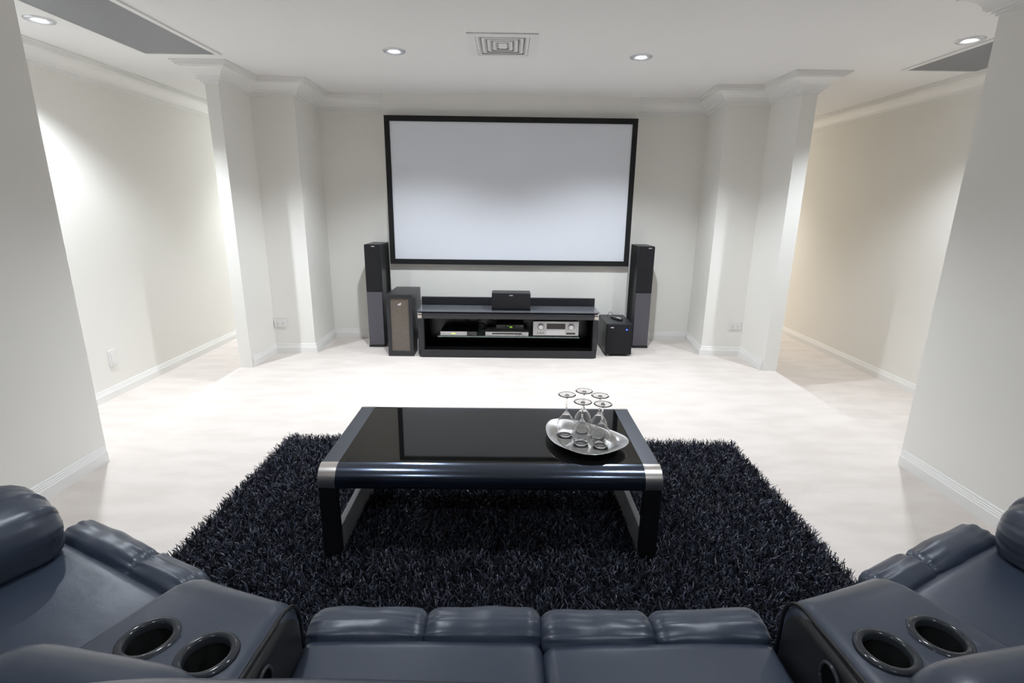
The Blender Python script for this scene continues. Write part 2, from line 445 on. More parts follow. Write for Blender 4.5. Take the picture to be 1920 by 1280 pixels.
def cabinet_speaker():
    x0, x1, y0, y1, h = -1.126, -0.886, 4.72, 5.20, 0.594
    t = thing('cabinet_speaker', 'black box cabinet with brown front panel between left tower speaker and media console', 'speaker cabinet', ((x0+x1)/2, (y0+y1)/2, 0))
    link('cabinet', G().box(x0, x1, y0+0.02, y1, 0, h), M_CAB, t, bevel=0.004, seg=3)
    px0, px1, pz0, pz1 = -1.092, -0.921, 0.05, 0.556
    g = G()
    g.box(x0, x1, y0, y0+0.02, pz1, h-0.002); g.box(x0, x1, y0, y0+0.02, 0, pz0)
    g.box(x0, px0, y0, y0+0.02, pz0, pz1); g.box(px1, x1, y0, y0+0.02, pz0, pz1)
    link('front_frame', g, M_CAB, t, bevel=0.003)
    pn = link('front_panel', G().box(px0-0.004, px1+0.004, y0+0.010, y0+0.016, pz0-0.004, pz1+0.004), M_BROWN, t)
    pn['label'] = 'brown glossy front panel'
    g = G()
    def disc(cx, cz, rx_, rz_, d):
        k = 16
        g.loft([[(cx+rx_*cos(2*pi*i/k), y0+0.010-d0, cz+rz_*sin(2*pi*i/k)) for i in range(k)] for d0 in (0, d)])
    disc(-1.006, 0.498, 0.013, 0.009, 0.003); disc(-0.996, 0.506, 0.007, 0.008, 0.004); disc(-1.016, 0.496, 0.008, 0.005, 0.004)
    link('emblem', g, M_BADGE, t)
cabinet_speaker()

def subwoofer():
    x0, x1, y0, y1, h = 0.953, 1.205, 4.787, 5.245, 0.319
    t = thing('subwoofer', 'black cube subwoofer with blue light right of the media console', 'subwoofer', ((x0+x1)/2, (y0+y1)/2, 0))
    link('cabinet', G().box(x0, x1, y0+0.02, y1, 0.014, h), M_CAB, t, bevel=0.005, seg=3)
    link('front_grille', G().box(x0+0.003, x1-0.003, y0, y0+0.02, 0.018, h-0.004), M_GRILLE, t, bevel=0.005)
    for fx in (x0+0.03, x1-0.03):
        for fy in (y0+0.05, y1-0.05):
            link('foot', G().cyl((fx, fy, 0), (fx, fy, 0.014), 0.018, 16), M_SILVER, t)
    link('badge', G().box(0.990, 1.020, y0-0.002, y0, 0.282, 0.290), M_BADGE, t)
    link('power_light', G().cyl((1.146, y0+0.002, 0.266), (1.146, y0-0.003, 0.266), 0.006, 16), M_BLUE, t)
    rm = thing('remote_control', 'small black remote control lying on the subwoofer', 'remote control', (1.09, 5.02, h))
    ang = radians(-68); ca, sa = cos(ang), sin(ang)
    def P(u, v, z): return (1.09+u*ca-v*sa, 5.02+u*sa+v*ca, h+z)
    prof = []
    for k in range(24):
        a = 2*pi*k/24; cu, cv = cos(a), sin(a)
        prof.append((0.088*(abs(cu)**0.5)*(1 if cu > 0 else -1), 0.028*(abs(cv)**0.7)*(1 if cv > 0 else -1)))
    link('body', G().loft([[P(u, v, 0.001) for u, v in prof], [P(u*1.02, v*1.05, 0.010) for u, v in prof], [P(u*0.96, v*0.9, 0.019) for u, v in prof]]), M_BLACK, rm, smooth=False, bevel=0.002)
    link('button_panel', G().loft([[P(0.035+u*0.36, v*0.62, 0.0191) for u, v in prof], [P(0.035+u*0.36, v*0.62, 0.021) for u, v in prof]]), M_SILVER, rm)
    pts = [(1.02, 5.15, h+0.003), (1.04, 5.18, h+0.025), (1.06, 5.21, h+0.035), (1.085, 5.235, h+0.02), (1.10, 5.252, h-0.02), (1.10, 5.256, 0.1), (1.10, 5.268, 0.012)]
    tag(link('signal_cable', G().tube(pts, 0.0025, 6), M_CABLE, smooth=True), 'thin black cable looping over the back of the subwoofer', 'cable')
subwoofer()

# ------------------------------------------------------------------ media console and equipment
def arc(c, r, a0, a1, n): return [(c[0]+r*cos(a0+(a1-a0)*i/n), c[1]+r*sin(a0+(a1-a0)*i/n)) for i in range(n+1)]
def media_console():
    x0, x1, y0, y1 = -0.838, 0.856, 4.69, 5.05
    t = thing('media_console', 'long low black glass topped media console under the screen', 'media console', (0.009, 4.87, 0))
    r = 0.05
    def plan(a, b, c, d, rr=r):   # rounded front corners
        return arc((a+rr, c+rr), rr, pi, 1.5*pi, 6)+arc((b-rr, c+rr), rr, 1.5*pi, 2*pi, 6)+[(b, d), (a, d)]
    link('base', G().prism(plan(x0, x1, y0+0.004, y1), 0, 0.074), M_CAB, t, bevel=0.002)
    for a, b in ((x0, x0+0.062), (x1-0.052, x1)):
        s = plan(a, b, y0+0.004, y1, 0.024)
        link('side_panel', G().prism(s, 0.074, 0.372), M_CAB, t, bevel=0.002)
    link('back_panel', G().box(x0+0.06, x1-0.05, y1-0.012, y1-0.002, 0.074, 0.372), M_BLACK, t)
    interior_shade = G().box(x0+0.063, x1-0.053, y0+0.012, y1-0.014, 0.0745, 0.077)  # near-black sheets put the shade of the recess into the interior
    interior_shade.box(x0+0.0625, x0+0.0645, y0+0.02, y1-0.014, 0.077, 0.372); interior_shade.box(x1-0.0545, x1-0.0525, y0+0.02, y1-0.014, 0.077, 0.372)
    link('interior_shade', interior_shade, M_CUPIN, t)
    # front edge: dark curved strip with steel corner caps
    xs0, xs1 = x0+0.042, x1-0.042
    edge = [(y0+0.05, 0.374), (y0+0.012, 0.374)]+[(y0+0.035-0.035*cos(a), 0.407+0.034*sin(a)) for a in [(-0.75+1.5*k/8) for k in range(9)]]+[(y0+0.03, 0.441), (y0+0.05, 0.441)]
    link('front_edge', G().extrude_x(edge, xs0, xs1), M_CONSOLE_EDGE, t, autosmooth=40)
    for a, b in ((x0+0.004, xs0-0.0008), (xs1+0.0008, x1-0.004)):
        cp = link('corner_cap', G().extrude_x(edge, a, b), M_STEEL, t, autosmooth=40)
        cp['label'] = 'brushed steel corner cap'
    link('carcass_top', G().box(x0+0.01, x1-0.01, y0+0.05, y1-0.004, 0.374, 0.440), M_BLACK, t)
    link('glass_top', G().prism(plan(x0-0.004, x1+0.004, y0-0.003, 4.99, 0.03), 0.441, 0.449), M_TOPGLASS, t, bevel=0.0015)
    g = G().box(x0-0.01, x1+0.01, 5.03, 5.06, 0.438, 0.522)
    link('rear_upstand', g, M_CAB, t, bevel=0.003)
    link('glass_shelf', G().box(-0.662, 0.690, 4.765, 5.03, 0.182, 0.191), M_SHELFGLASS, t, bevel=0.001)
    for xx in (-0.55, 0.02, 0.58):
        link('shelf_bracket', G().box(xx-0.03, xx+0.03, 4.93, 5.036, 0.165, 0.182), M_BLACK, t)
media_console()

def set_top_box():
    x0, x1, y0, z0, z1 = -0.637, -0.287, 4.78, 0.195, 0.233
    t = thing('set_top_box', 'flat set top box with silver front at the left end of the glass shelf', 'set top box', (-0.46, 4.88, 0.191))
    link('case', G().box(x0, x1, y0+0.006, y0+0.22, z0, z1), M_BLACK, t, bevel=0.002)
    link('front_panel', G().box(x0, -0.385, y0, y0+0.006, z0, z1), M_SILVER, t)
    link('dark_panel', G().box(-0.385, x1, y0, y0+0.006, z0, z1), M_DARKGREY, t)
    for fx in (x0+0.04, x1-0.04): link('foot', G().box(fx-0.012, fx+0.012, y0+0.02, y0+0.2, 0.191, z0), M_BLACK, t)
    g = G()
    for k in range(4): g.box(-0.533+k*0.0105, -0.533+k*0.0105+0.0085, y0-0.0008, y0, 0.209, 0.218)
    link('display', g, M_YELLOW, t)
    link('badge', G().box(-0.325, -0.297, y0-0.0008, y0, 0.200, 0.205), M_BUTTON, t)
    link('badge', G().box(-0.35, -0.30, y0-0.0008, y0, 0.221, 0.2235), M_BUTTON, t)
    link('button', G().cyl((-0.618, y0, 0.209), (-0.618, y0-0.002, 0.209), 0.004, 12), M_BUTTON, t)
set_top_box()

def disc_player():
    x0, x1, y0, z0, z1 = -0.208, 0.204, 4.782, 0.195, 0.233
    t = thing('disc_player', 'slim silver disc player in the middle of the glass shelf', 'disc player', (0, 4.89, 0.191))
    link('case', G().box(x0, x1, y0+0.008, y0+0.22, z0, z1), M_SILVER, t, bevel=0.002)
    link('front_panel', G().box(x0, x1, y0, y0+0.008, z0-0.002, z1), M_SILVER, t, bevel=0.001)
    link('disc_tray', G().box(-0.145, 0.142, y0-0.001, y0, 0.210, 0.223), M_DISPLAY, t)
    for xx, r in ((0.095, 0.005), (0.120, 0.008), (0.150, 0.005)):
        link('button', G().cyl((xx, y0, 0.202), (xx, y0-0.003, 0.202), r, 16), M_BUTTON, t)
    for fx in (x0+0.05, x1-0.05): link('foot', G().box(fx-0.015, fx+0.015, y0+0.02, y0+0.2, 0.191, z0), M_BLACK, t)
disc_player()

def small_decoder():
    x0, x1, y0, z0, z1 = -0.106, 0.159, 4.85, 0.236, 0.288
    t = thing('cable_decoder', 'small dark decoder with green digits stacked on the silver disc player', 'decoder', (0.026, 4.92, 0.233))
    link('case', G().box(x0, x1, y0+0.006, y0+0.14, z0, z1), M_BLACK, t, bevel=0.002)
    link('front_panel', G().box(x0, x1, y0, y0+0.006, z0, z1), M_DARKGREY, t, bevel=0.001)
    link('display_window', G().box(-0.022, 0.08, y0-0.0008, y0, 0.256, 0.285), M_CABLE, t)
    for fx in (x0+0.03, x1-0.03): link('foot', G().box(fx-0.01, fx+0.01, y0+0.02, y0+0.12, 0.233, z0), M_BLACK, t)
    g = G()
    def seg(cx, cz, on, w=0.011, h=0.017, k=0.0024):
        S = {'a': (0, h/2, 1), 'g': (0, 0, 1), 'd': (0, -h/2, 1), 'f': (-w/2, h/4, 0), 'b': (w/2, h/4, 0), 'e': (-w/2, -h/4, 0), 'c': (w/2, -h/4, 0)}
        for c_ in on:
            dx, dz, hz = S[c_]
            if hz: g.box(cx+dx-w/2, cx+dx+w/2, y0-0.0016, y0-0.0008, cz+dz-k/2, cz+dz+k/2)
            else: g.box(cx+dx-k/2, cx+dx+k/2, y0-0.0016, y0-0.0008, cz+dz-h/4, cz+dz+h/4)
    seg(0.022, 0.265, 'bc'); seg(0.040, 0.265, 'fgbc'); g.box(0.005, 0.009, y0-0.0016, y0-0.0008, 0.274, 0.279)
    link('digits', g, M_GREEN, t)
    link('badge', G().box(0.128, 0.146, y0-0.0008, y0, 0.275, 0.280), M_BUTTON, t)
small_decoder()

def receiver():
    x0, x1, y0, z0, z1 = 0.247, 0.682, 4.775, 0.203, 0.343
    t = thing('stereo_receiver', 'silver stereo receiver with two round knobs on the glass shelf', 'stereo receiver', (0.464, 4.9, 0.191))
    link('case', G().box(x0+0.006, x1-0.006, y0+0.01, y0+0.235, z0, z1-0.003), M_DARKGREY, t, bevel=0.002)
    link('front_panel', G().box(x0, x1, y0, y0+0.01, z0, z1), M_SILVER, t, bevel=0.003)
    def facing(prof, kx, kz, closed=False):
        g0 = G().lathe(prof, (0, 0, 0), 32, closed); g0.v = [(kx+p[0], y0-p[2], kz+p[1]) for p in g0.v]; return g0
    for kx in (0.320, 0.609):
        link('knob', facing([(0, 0), (0.027, 0), (0.027, 0.004), (0.024, 0.006), (0.0235, 0.022), (0.021, 0.025), (0, 0.025)], kx, 0.290), M_BADGE, t, autosmooth=30)
        link('knob_ring', facing([(0.0275, 0), (0.033, 0), (0.033, 0.003), (0.0275, 0.003)], kx, 0.290, True), M_BUTTON, t, autosmooth=30)
    link('display_window', G().box(0.376, 0.554, y0-0.001, y0, 0.268, 0.322), M_DISPLAY, t)
    link('button_panel', G().box(0.373, 0.552, y0-0.0015, y0, 0.214, 0.262), M_BADGE, t, bevel=0.0006)
    g = G()
    for r_ in range(2):
        for k in range(8):
            cx = 0.387+k*0.0215; cz = 0.251-0.020*r_
            g.cyl((cx, y0-0.0015, cz), (cx, y0-0.0035, cz), 0.0035, 10)
    link('button_rows', g, M_BUTTON, t)
    for xx in (0.293, 0.318, 0.342): link('jack', G().cyl((xx, y0, 0.229), (xx, y0-0.003, 0.229), 0.006, 14), M_SLOT, t)
    link('flap', G().box(0.565, 0.650, y0-0.001, y0, 0.217, 0.234), M_DISPLAY, t)
    for fx in (x0+0.055, x1-0.055):
        for fy in (y0+0.03, y0+0.2): link('foot', G().cyl((fx, fy, 0.191), (fx, fy, z0), 0.024, 20), M_BLACK, t)
receiver()

def centre_speaker():
    x0, x1, y0, y1, z0, z1 = -0.148, 0.216, 4.75, 4.93, 0.450, 0.611
    t = thing('centre_speaker', 'black centre speaker box sitting on the media console', 'speaker', (0.034, 4.9, 0.449))
    link('cabinet', G().box(x0, x1, y0+0.02, y1, z0, z1), M_CAB, t, bevel=0.005, seg=3)
    link('grille', G().box(x0+0.002, x1-0.002, y0, y0+0.02, z0+0.002, z1-0.002), M_GRILLE, t, bevel=0.005)
    link('plinth', G().box(x0+0.001, x1-0.001, y0-0.001, y0+0.02, 0.4495, 0.470), M_BLACK, t)
    link('badge', G().box(0.018, 0.050, y0-0.002, y0, z1-0.024, z1-0.016), M_BADGE, t)
centre_speaker()

for pts, lab in (([(-0.50, 5.0, 0.225), (-0.53, 5.01, 0.28), (-0.47, 5.015, 0.32), (-0.36, 5.015, 0.27), (-0.25, 5.02, 0.26), (-0.2, 5.02, 0.225)], 'thin black cable rising behind the set top box'),
                 ([(-0.34, 5.0, 0.215), (-0.30, 5.02, 0.29), (-0.22, 5.02, 0.31), (-0.12, 5.02, 0.28), (-0.08, 4.995, 0.255)], 'thin black cable running to the small dark decoder')):
    tag(link('equipment_cable', G().tube(pts, 0.0035, 6), M_CABLE, smooth=True), lab, 'cable', 'cables inside the media console')
pts = [(-0.853, 4.80, 0.004), (-0.857, 4.79, 0.06), (-0.858, 4.80, 0.11), (-0.860, 4.83, 0.145), (-0.862, 4.90, 0.12), (-0.862, 4.99, 0.03), (-0.862, 5.1, 0.006)]
tag(link('power_cable', G().tube(pts, 0.004, 8), M_CABLEW, smooth=True), 'grey cable between the brown fronted cabinet and the media console', 'cable')

# ------------------------------------------------------------------ shag rug
def make_rug():
    x0, x1, y0, y1 = -1.335, 1.352, 0.80, 2.875
    cx, cy = (x0+x1)/2, (y0+y1)/2
    t = thing('shag_rug', 'large black shag rug under the coffee table', 'rug', (cx, cy, 0))
    t.rotation_euler.z = radians(-0.9)
    link('backing', G().box(x0, x1, y0, y1, 0.0, 0.008), M_BACKING, t)
    N = 115000
    px = rng.uniform(x0-cx, x1-cx, N); py = rng.uniform(y0-cy, y1-cy, N)
    Lh = rng.uniform(0.030, 0.052, N)
    az = rng.uniform(0, 2*pi, N)
    # clumps: neighbouring strands lean alike
    clx = np.sin(px*37+np.sin(py*29)*2)+np.sin(py*53+1.3); cly = np.cos(py*41+np.sin(px*31)*2)+np.sin(px*47+0.4)
    lx = np.cos(az)*0.95+clx*0.17; ly = np.sin(az)*0.95+cly*0.17
    # strands at the border fall outwards
    ex = np.clip((np.abs(px)-(x1-x0)/2+0.03)/0.03, 0, 1)*np.sign(px); ey = np.clip((np.abs(py)-(y1-y0)/2+0.03)/0.03, 0, 1)*np.sign(py)
    lx += ex*0.6; ly += ey*0.6
    tilt = rng.uniform(0.25, 1.0, N)
    w = rng.uniform(0.0016, 0.0027, N)
    wa = rng.uniform(0, pi, N)
    wx, wy = np.cos(wa)*w, np.sin(wa)*w
    lev = 4
    V = np.zeros((N, lev*2, 3), np.float32)
    cxp, cyp, cz = px.copy(), py.copy(), np.full(N, 0.006)
    bx_, by_ = rng.normal(0, 0.7, N), rng.normal(0, 0.7, N)
    for k in range(lev):
        s = 1.0 if k < lev-1 else 0.75
        V[:, 2*k, 0] = cxp-wx*s; V[:, 2*k, 1] = cyp-wy*s; V[:, 2*k, 2] = cz
        V[:, 2*k+1, 0] = cxp+wx*s; V[:, 2*k+1, 1] = cyp+wy*s; V[:, 2*k+1, 2] = cz
        step = Lh/(lev-1); q = (k+0.4)/(lev-1)
        hx = (lx*tilt+bx_*q)*q*1.25; hy = (ly*tilt+by_*q)*q*1.25
        hz = np.maximum(1-0.55*q*tilt, 0.25)
        nn = np.sqrt(hx*hx+hy*hy+hz*hz)
        cxp = cxp+hx/nn*step; cyp = cyp+hy/nn*step; cz = cz+hz/nn*step
    base = (np.arange(N)*lev*2)[:, None]
    F = np.concatenate([base+np.array([2*k, 2*k+1, 2*k+3, 2*k+2])[None] for k in range(lev-1)], 1).reshape(-1, 4)
    me = bpy.data.meshes.new('pile')
    me.vertices.add(N*lev*2); me.vertices.foreach_set('co', V.reshape(-1))
    me.loops.add(F.size); me.loops.foreach_set('vertex_index', F.reshape(-1).astype(np.int32))
    me.polygons.add(len(F)); me.polygons.foreach_set('loop_start', np.arange(0, F.size, 4, dtype=np.int32))
    me.polygons.foreach_set('use_smooth', np.ones(len(F), bool))
    me.update(calc_edges=True)
    at = me.attributes.new('strand', 'FLOAT', 'POINT')
    at.data.foreach_set('value', np.repeat((rng.random(N)**1.8).astype(np.float32), lev*2))
    me.materials.append(M_PILE)
    o = bpy.data.objects.new('pile', me); COL.objects.link(o); o.parent = t; o['kind'] = 'stuff'
make_rug()

# ------------------------------------------------------------------ coffee table
def coffee_table():
    x0, x1 = -0.721, 0.606
    yf, yb, zt, r = 1.838, 2.398, 0.420, 0.064
    sw = 0.066
    t = thing('coffee_table', 'black glass coffee table with steel corner caps on the shag rug', 'coffee table', ((x0+x1)/2, (yf+yb)/2, 0))
    link('glass_top', G().box(x0+sw, x1-sw, yf+0.0005, yb-0.0005, zt-0.012, zt), M_GLOSS, t)
    link('under_panel', G().box(x0+0.012, x1-0.012, yf+0.005, yb-0.005, zt-0.060, zt-0.0125), M_BLACK, t)
    for a, b in ((x0, x0+sw-0.0006), (x1-sw+0.0006, x1)):
        link('side_strip', G().box(a, b, yf, yb, zt-0.012, zt+0.0004), M_STRIP, t, bevel=0.001)
    def bull(xa, xb, front, extra=0.0):
        s = -1 if front else 1; yc = yf if front else yb
        R = r+extra
        outer = [(yc+s*R*sin(a), zt-r+R*cos(a)) for a in [(pi/2+0.25)*k/14 for k in range(15)]]
        inner = [(yc+s*(R-0.016)*sin(a), zt-r+(R-0.016)*cos(a)) for a in [(pi/2+0.25)*k/14 for k in range(15)]][::-1]
        return G().extrude_x(outer+inner, xa, xb)
    for fr in (True, False):
        link('curved_edge', bull(x0+sw, x1-sw, fr), M_BLACKSATIN, t, autosmooth=40)
        for a, b in ((x0-0.001, x0+sw-0.0006), (x1-sw+0.0006, x1+0.001)):
            c = link('corner_cap', bull(a, b, fr, 0.0012), M_STEEL, t, autosmooth=40)
            c['label'] = 'brushed steel corner cap'
        s = -1 if fr else 1; yc = yf if fr else yb
        for a, b, off in ((x0+0.0005, x0+sw-0.001, -0.012), (x1-sw+0.001, x1-0.0005, 0.012)):
            ya, yb_ = sorted((yc+s*r, yc+s*(r-0.045)))
            ty = yc+s*(r-0.012)
            g = G()
            R1 = [(a, ya, zt-r-0.010), (b, ya, zt-r-0.010), (b, yb_, zt-r-0.010), (a, yb_, zt-r-0.010)]
            R0 = [(a, ya, 0.009), (b, ya, 0.009), (b, yb_, 0.009), (a, yb_, 0.009)]
            g.loft([R0, R1])
            link('leg', g, M_BLACK, t, bevel=0.003)
    for a, b in ((x0+sw-0.024, x0+sw), (x1-sw, x1-sw+0.024)):
        rl = link('side_rail', G().box(a, b, yf-0.015, yb+0.015, 0.012, 0.152), M_RAIL, t, bevel=0.002)
        rl['label'] = 'satin grey metal side rail'
coffee_table()

# tray
def make_tray():
    O = [(.175, 2.111), (.178, 2.025), (.206, 1.946), (.256, 1.895), (.298, 1.863), (.347, 1.853), (.398, 1.865), (.452, 1.898), (.494, 1.936),
         (.515, 1.975), (.513, 2.024), (.467, 2.085), (.39, 2.150), (.31, 2.200), (.23, 2.212), (.192, 2.178)]
    n = len(O); sm = []
    for i in range(n):
        p0, p1, p2, p3 = [Vector(O[(i+k-1) % n]) for k in range(4)]
        for q in range(5):
            u = q/5
            sm.append(0.5*((2*p1)+(p2-p0)*u+(2*p0-5*p1+4*p2-p3)*u*u+(3*p1-p0-3*p2+p3)*u**3))
    for _ in range(3):
        sm = [(sm[i-1]+sm[i]*2+sm[(i+1) % len(sm)])/4 for i in range(len(sm))]
    c = sum(sm, Vector((0, 0)))/len(sm)
    t = thing('serving_tray', 'oval polished silver serving tray on the coffee table', 'tray', (c.x, c.y, 0.421))
    def R(s, z): return [(c.x+(p.x-c.x)*s, c.y+(p.y-c.y)*s, z) for p in sm]
    rings = [R(0.02, 0.4250), R(0.3, 0.4250), R(0.60, 0.4250), R(0.66, 0.4262), R(0.70, 0.430), R(0.76, 0.4375), R(0.88, 0.4465), R(0.985, 0.4515), R(1.0, 0.4518), R(1.0, 0.4505),
             R(0.88, 0.4445), R(0.76, 0.435), R(0.69, 0.427), R(0.64, 0.4215), R(0.3, 0.4212), R(0.02, 0.4212)]
    g = G().loft(rings)
    link('dish', g, M_TRAY, t, smooth=True)
make_tray()

def wine_glasses():
    spots = [(.262, 2.094, 'upturned wine glass at the left end of the silver tray'),
             (.343, 2.140, 'upturned wine glass at the back centre of the silver tray, farthest from the sofa'),
             (.404, 2.085, 'upturned wine glass at the back right of the silver tray, partly hidden by another'),
             (.319, 2.010, 'upturned wine glass at the front centre of the silver tray'),
             (.399, 1.988, 'upturned wine glass at the front right of the silver tray')]
    x, y, lab = spots[0]; z = 0.4252
    t = thing('wine_glass', lab, 'wine glass', (x, y, z), 'upturned wine glasses on the tray')
    # outer profile bottom(rim) -> bowl -> stem ; closed with inner wall
    outer = [(0.0290, 0.0), (0.0330, 0.014), (0.0370, 0.030), (0.0392, 0.044), (0.0382, 0.056), (0.0338, 0.070), (0.0265, 0.083), (0.0178, 0.095), (0.0096, 0.1055), (0.0055, 0.112), (0.0040, 0.118)]
    inner = [(0.0, 0.1085), (0.008, 0.1055)]+[(r-0.0011, z_-0.0006) for r, z_ in outer[7::-1]]
    link('bowl', G().lathe([(0.0, 0.118)]+outer[::-1]+inner[::-1], (x, y, z), 36), M_GLASS, t, smooth=True)
    link('stem', G().lathe([(0, 0.1181), (0.0040, 0.1181), (0.0036, 0.135), (0.0036, 0.165), (0.0045, 0.178), (0.009, 0.1855), (0, 0.1855)], (x, y, z), 16), M_GLASS, t, smooth=True)
    link('foot', G().lathe([(0, 0.1857), (0.030, 0.1870), (0.0380, 0.1872), (0.0386, 0.1878), (0.0380, 0.1884), (0.030, 0.1884), (0, 0.1884)], (x, y, z), 36), M_GLASS, t, smooth=True)
    for x, y, lab in spots[1:]:
        copy_tree(t, (x, y, z), lab, 'upturned wine glasses on the tray')
wine_glasses()

# ------------------------------------------------------------------ sofa
MIRX = 0.088
class Frame:
    """local seat frame: u across, v towards the screen, z up"""
    def __init__(s, org, ang, mirror=False): s.o = Vector(org); s.c, s.s = cos(ang), sin(ang); s.m = mirror
    def __call__(s, u, v, z):
        x = s.o.x+u*s.c-v*s.s; y = s.o.y+u*s.s+v*s.c
        if s.m: x = 2*MIRX-x; y += 0.015
        return Vector((x, y, z))
def ends(u0, u1, r, n=6, mid=14):
    """stations along an axis with quarter-round insets: (u, inset fraction 0..1)"""
    out = []
    for k in range(n+1):
        a = pi/2*k/n; out.append((u0+r*(1-cos(pi/2-pi/2+a)) , 1-sin(a)))
    for k in range(1, mid): out.append((u0+r+(u1-u0-2*r)*k/mid, 0.0))
    for k in range(n, -1, -1):
        a = pi/2*k/n; out.append((u1-r*(1-cos(a)), 1-sin(a)))
    return out
def rrect(a0, a1, b0, b1, r, n=5):
    """rounded rectangle outline"""
    if not isinstance(r, (list, tuple)): r = [r]*4
    out = []
    for (ca, cb, t0, rr) in ((a0, b0, pi, r[0]), (a1, b0, 1.5*pi, r[1]), (a1, b1, 0, r[2]), (a0, b1, 0.5*pi, r[3])):
        cx = ca+rr if ca == a0 else ca-rr; cy = cb+rr if cb == b0 else cb-rr
        for k in range(n+1):
            a = t0+pi/2*k/n; out.append((cx+rr*cos(a), cy+rr*sin(a)))
    return out
def dens(poly, m):
    """resample a closed outline evenly"""
    P = [Vector(p) for p in poly]; n = len(P)
    L = [0]
    for i in range(n): L.append(L[-1]+(P[(i+1) % n]-P[i]).length)
    out = []
    for k in range(m):
        s = L[-1]*k/m; i = 0
        while L[i+1] < s: i += 1
        q = (s-L[i])/max(L[i+1]-L[i], 1e-9); out.append(P[i].lerp(P[(i+1) % n], q))
    return out
def pillow(fr, axis, u0, u1, prof, r_end, depth=None, m=56, mid=18, wr=0.0, wfreq=9, seed=0.0, crown=0.0, end_wr=0.0):
    """stuffed roll: a closed outline carried along one axis and rounded off at both ends"""
    pr = dens(prof, m); c = sum(pr, Vector((0, 0)))/len(pr)
    depth = depth or r_end
    # inward direction at each outline point
    nr = []
    for i in range(m):
        tn = pr[(i+1) % m]-pr[i-1]; q = Vector((-tn.y, tn.x)).normalized()
        if q.dot(c-pr[i]) < 0: q = -q
        nr.append(q)
    rings = []
    for u, ins in ends(u0, u1, r_end, 6, mid):
        ring = []
        dz = crown*(1-((u-(u0+u1)/2)/((u1-u0)/2))**2)
        for i, p in enumerate(pr):
            d = depth*ins
            q = p+nr[i]*min(d, (c-p).length*0.9)
            if wr or end_wr:
                e = min(u-u0, u1-u)
                k = noise.noise(Vector((u*wfreq+seed, p[0]*wfreq, p[1]*wfreq)))*wr
                k += end_wr*math.exp(-max(e, 0)/0.05)*sin(i*2*pi/m*11+3*noise.noise(Vector((seed, i*0.3, 0))))*(0.3+0.7*min(1, e/0.02))
                q = q-nr[i]*k
            if axis == 'u': pt = fr(u, q[0], q[1]+(dz if p[1] > c[1] else 0))
            else: pt = fr(q[0], u, q[1]+(dz if p[1] > c[1] else 0))
            ring.append(pt)
        rings.append(ring)
    return G().loft(rings)
def ell(ca, cb, ra, rb, n=48, p=1.0):
    o = []
    for k in range(n):
        a = 2*pi*k/n; c_, s_ = cos(a), sin(a)
        o.append((ca+ra*abs(c_)**p*(1 if c_ >= 0 else -1), cb+rb*abs(s_)**p*(1 if s_ >= 0 else -1)))
    return o

def recliner(fr, Wd, label, arm=False, sd=0.0, back_dz=-0.008, top_r=0.07):
    c = fr(Wd/2, 0.6, 0)
    t = thing('recliner_seat', label, 'recliner seat', (c.x, c.y, 0), 'black leather recliner seats in the sofa row')
    gap = 0.004
    uL, uM, uR = (-0.115, 0.235, 0.445) if arm else (gap, Wd/2+0.004*sin(sd*7), Wd-gap)
    sR = 0.515 if arm else Wd-gap
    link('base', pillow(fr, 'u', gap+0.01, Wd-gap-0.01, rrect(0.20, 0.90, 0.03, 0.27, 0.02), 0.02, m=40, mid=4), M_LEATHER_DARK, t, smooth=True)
    link('leg_rest', pillow(fr, 'u', max(uL, 0.0), uR, rrect(0.895, 0.985, 0.06, 0.43, 0.03), 0.03, m=40, mid=6), M_LEATHER, t, smooth=True)
    link('seat_cushion', pillow(fr, 'u', uL, sR, rrect(0.38, 0.952, 0.26, 0.458, [0.03, 0.03, 0.022, 0.03]), 0.030, m=90, mid=20, wr=0.003, wfreq=6, seed=sd, crown=0.006), M_LEATHER, t, smooth=True)
    for k, (a, b) in enumerate(((uL, uM+0.003), (uM-0.003, uR))):
        link('front_roll', pillow(fr, 'u', a, b, ell(0.990, 0.434, 0.053, 0.046, p=0.85), 0.035, depth=0.026, m=60, mid=26, wr=0.005, wfreq=14, seed=sd+3.1*k, end_wr=0.0035, crown=0.004), M_LEATHER, t, smooth=True)
    b0 = [(0.46, 0.44), (0.425, 0.70), (0.405, 0.90)]+[(0.335+top_r*cos(a), 0.92+back_dz+top_r*sin(a)) for a in [0.1+k*(pi-0.2)/10 for k in range(11)]]+[(0.25, 0.80), (0.20, 0.30), (0.30, 0.27), (0.40, 0.30)]
    link('backrest', pillow(fr, 'u', gap, Wd-gap, b0, 0.06, m=80, mid=16, wr=0.003, seed=sd+9, crown=0.012), M_LEATHER, t, smooth=True)
    if arm:
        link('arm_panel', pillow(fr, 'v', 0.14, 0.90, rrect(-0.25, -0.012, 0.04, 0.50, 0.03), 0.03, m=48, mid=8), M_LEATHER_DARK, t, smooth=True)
        link('armrest', pillow(fr, 'v', 0.12, 0.940, ell(-0.112, 0.530, 0.150, 0.118, p=0.9), 0.085, depth=0.085, m=110, mid=26, wr=0.004, wfreq=7, seed=sd, end_wr=0.009), M_LEATHER, t, smooth=True)
    return t

recliner(Frame((-0.455, 0), 0), 0.547, 'black leather seat left of the centre gap, with a two piece front roll', False, 0.0)
recliner(Frame((0.106, -0.012), radians(1.6)), 0.536, 'black leather seat right of the centre gap, with a two piece front roll', False, 4.2, back_dz=-0.011)
AL = radians(-26)
recliner(Frame((-1.615, 0.408), AL), 0.550, 'angled black leather recliner with a fat padded arm at the far left', True, 8.3)
recliner(Frame((-1.615, 0.408), AL, True), 0.550, 'angled black leather recliner with a fat padded arm at the far right', True, 12.7)

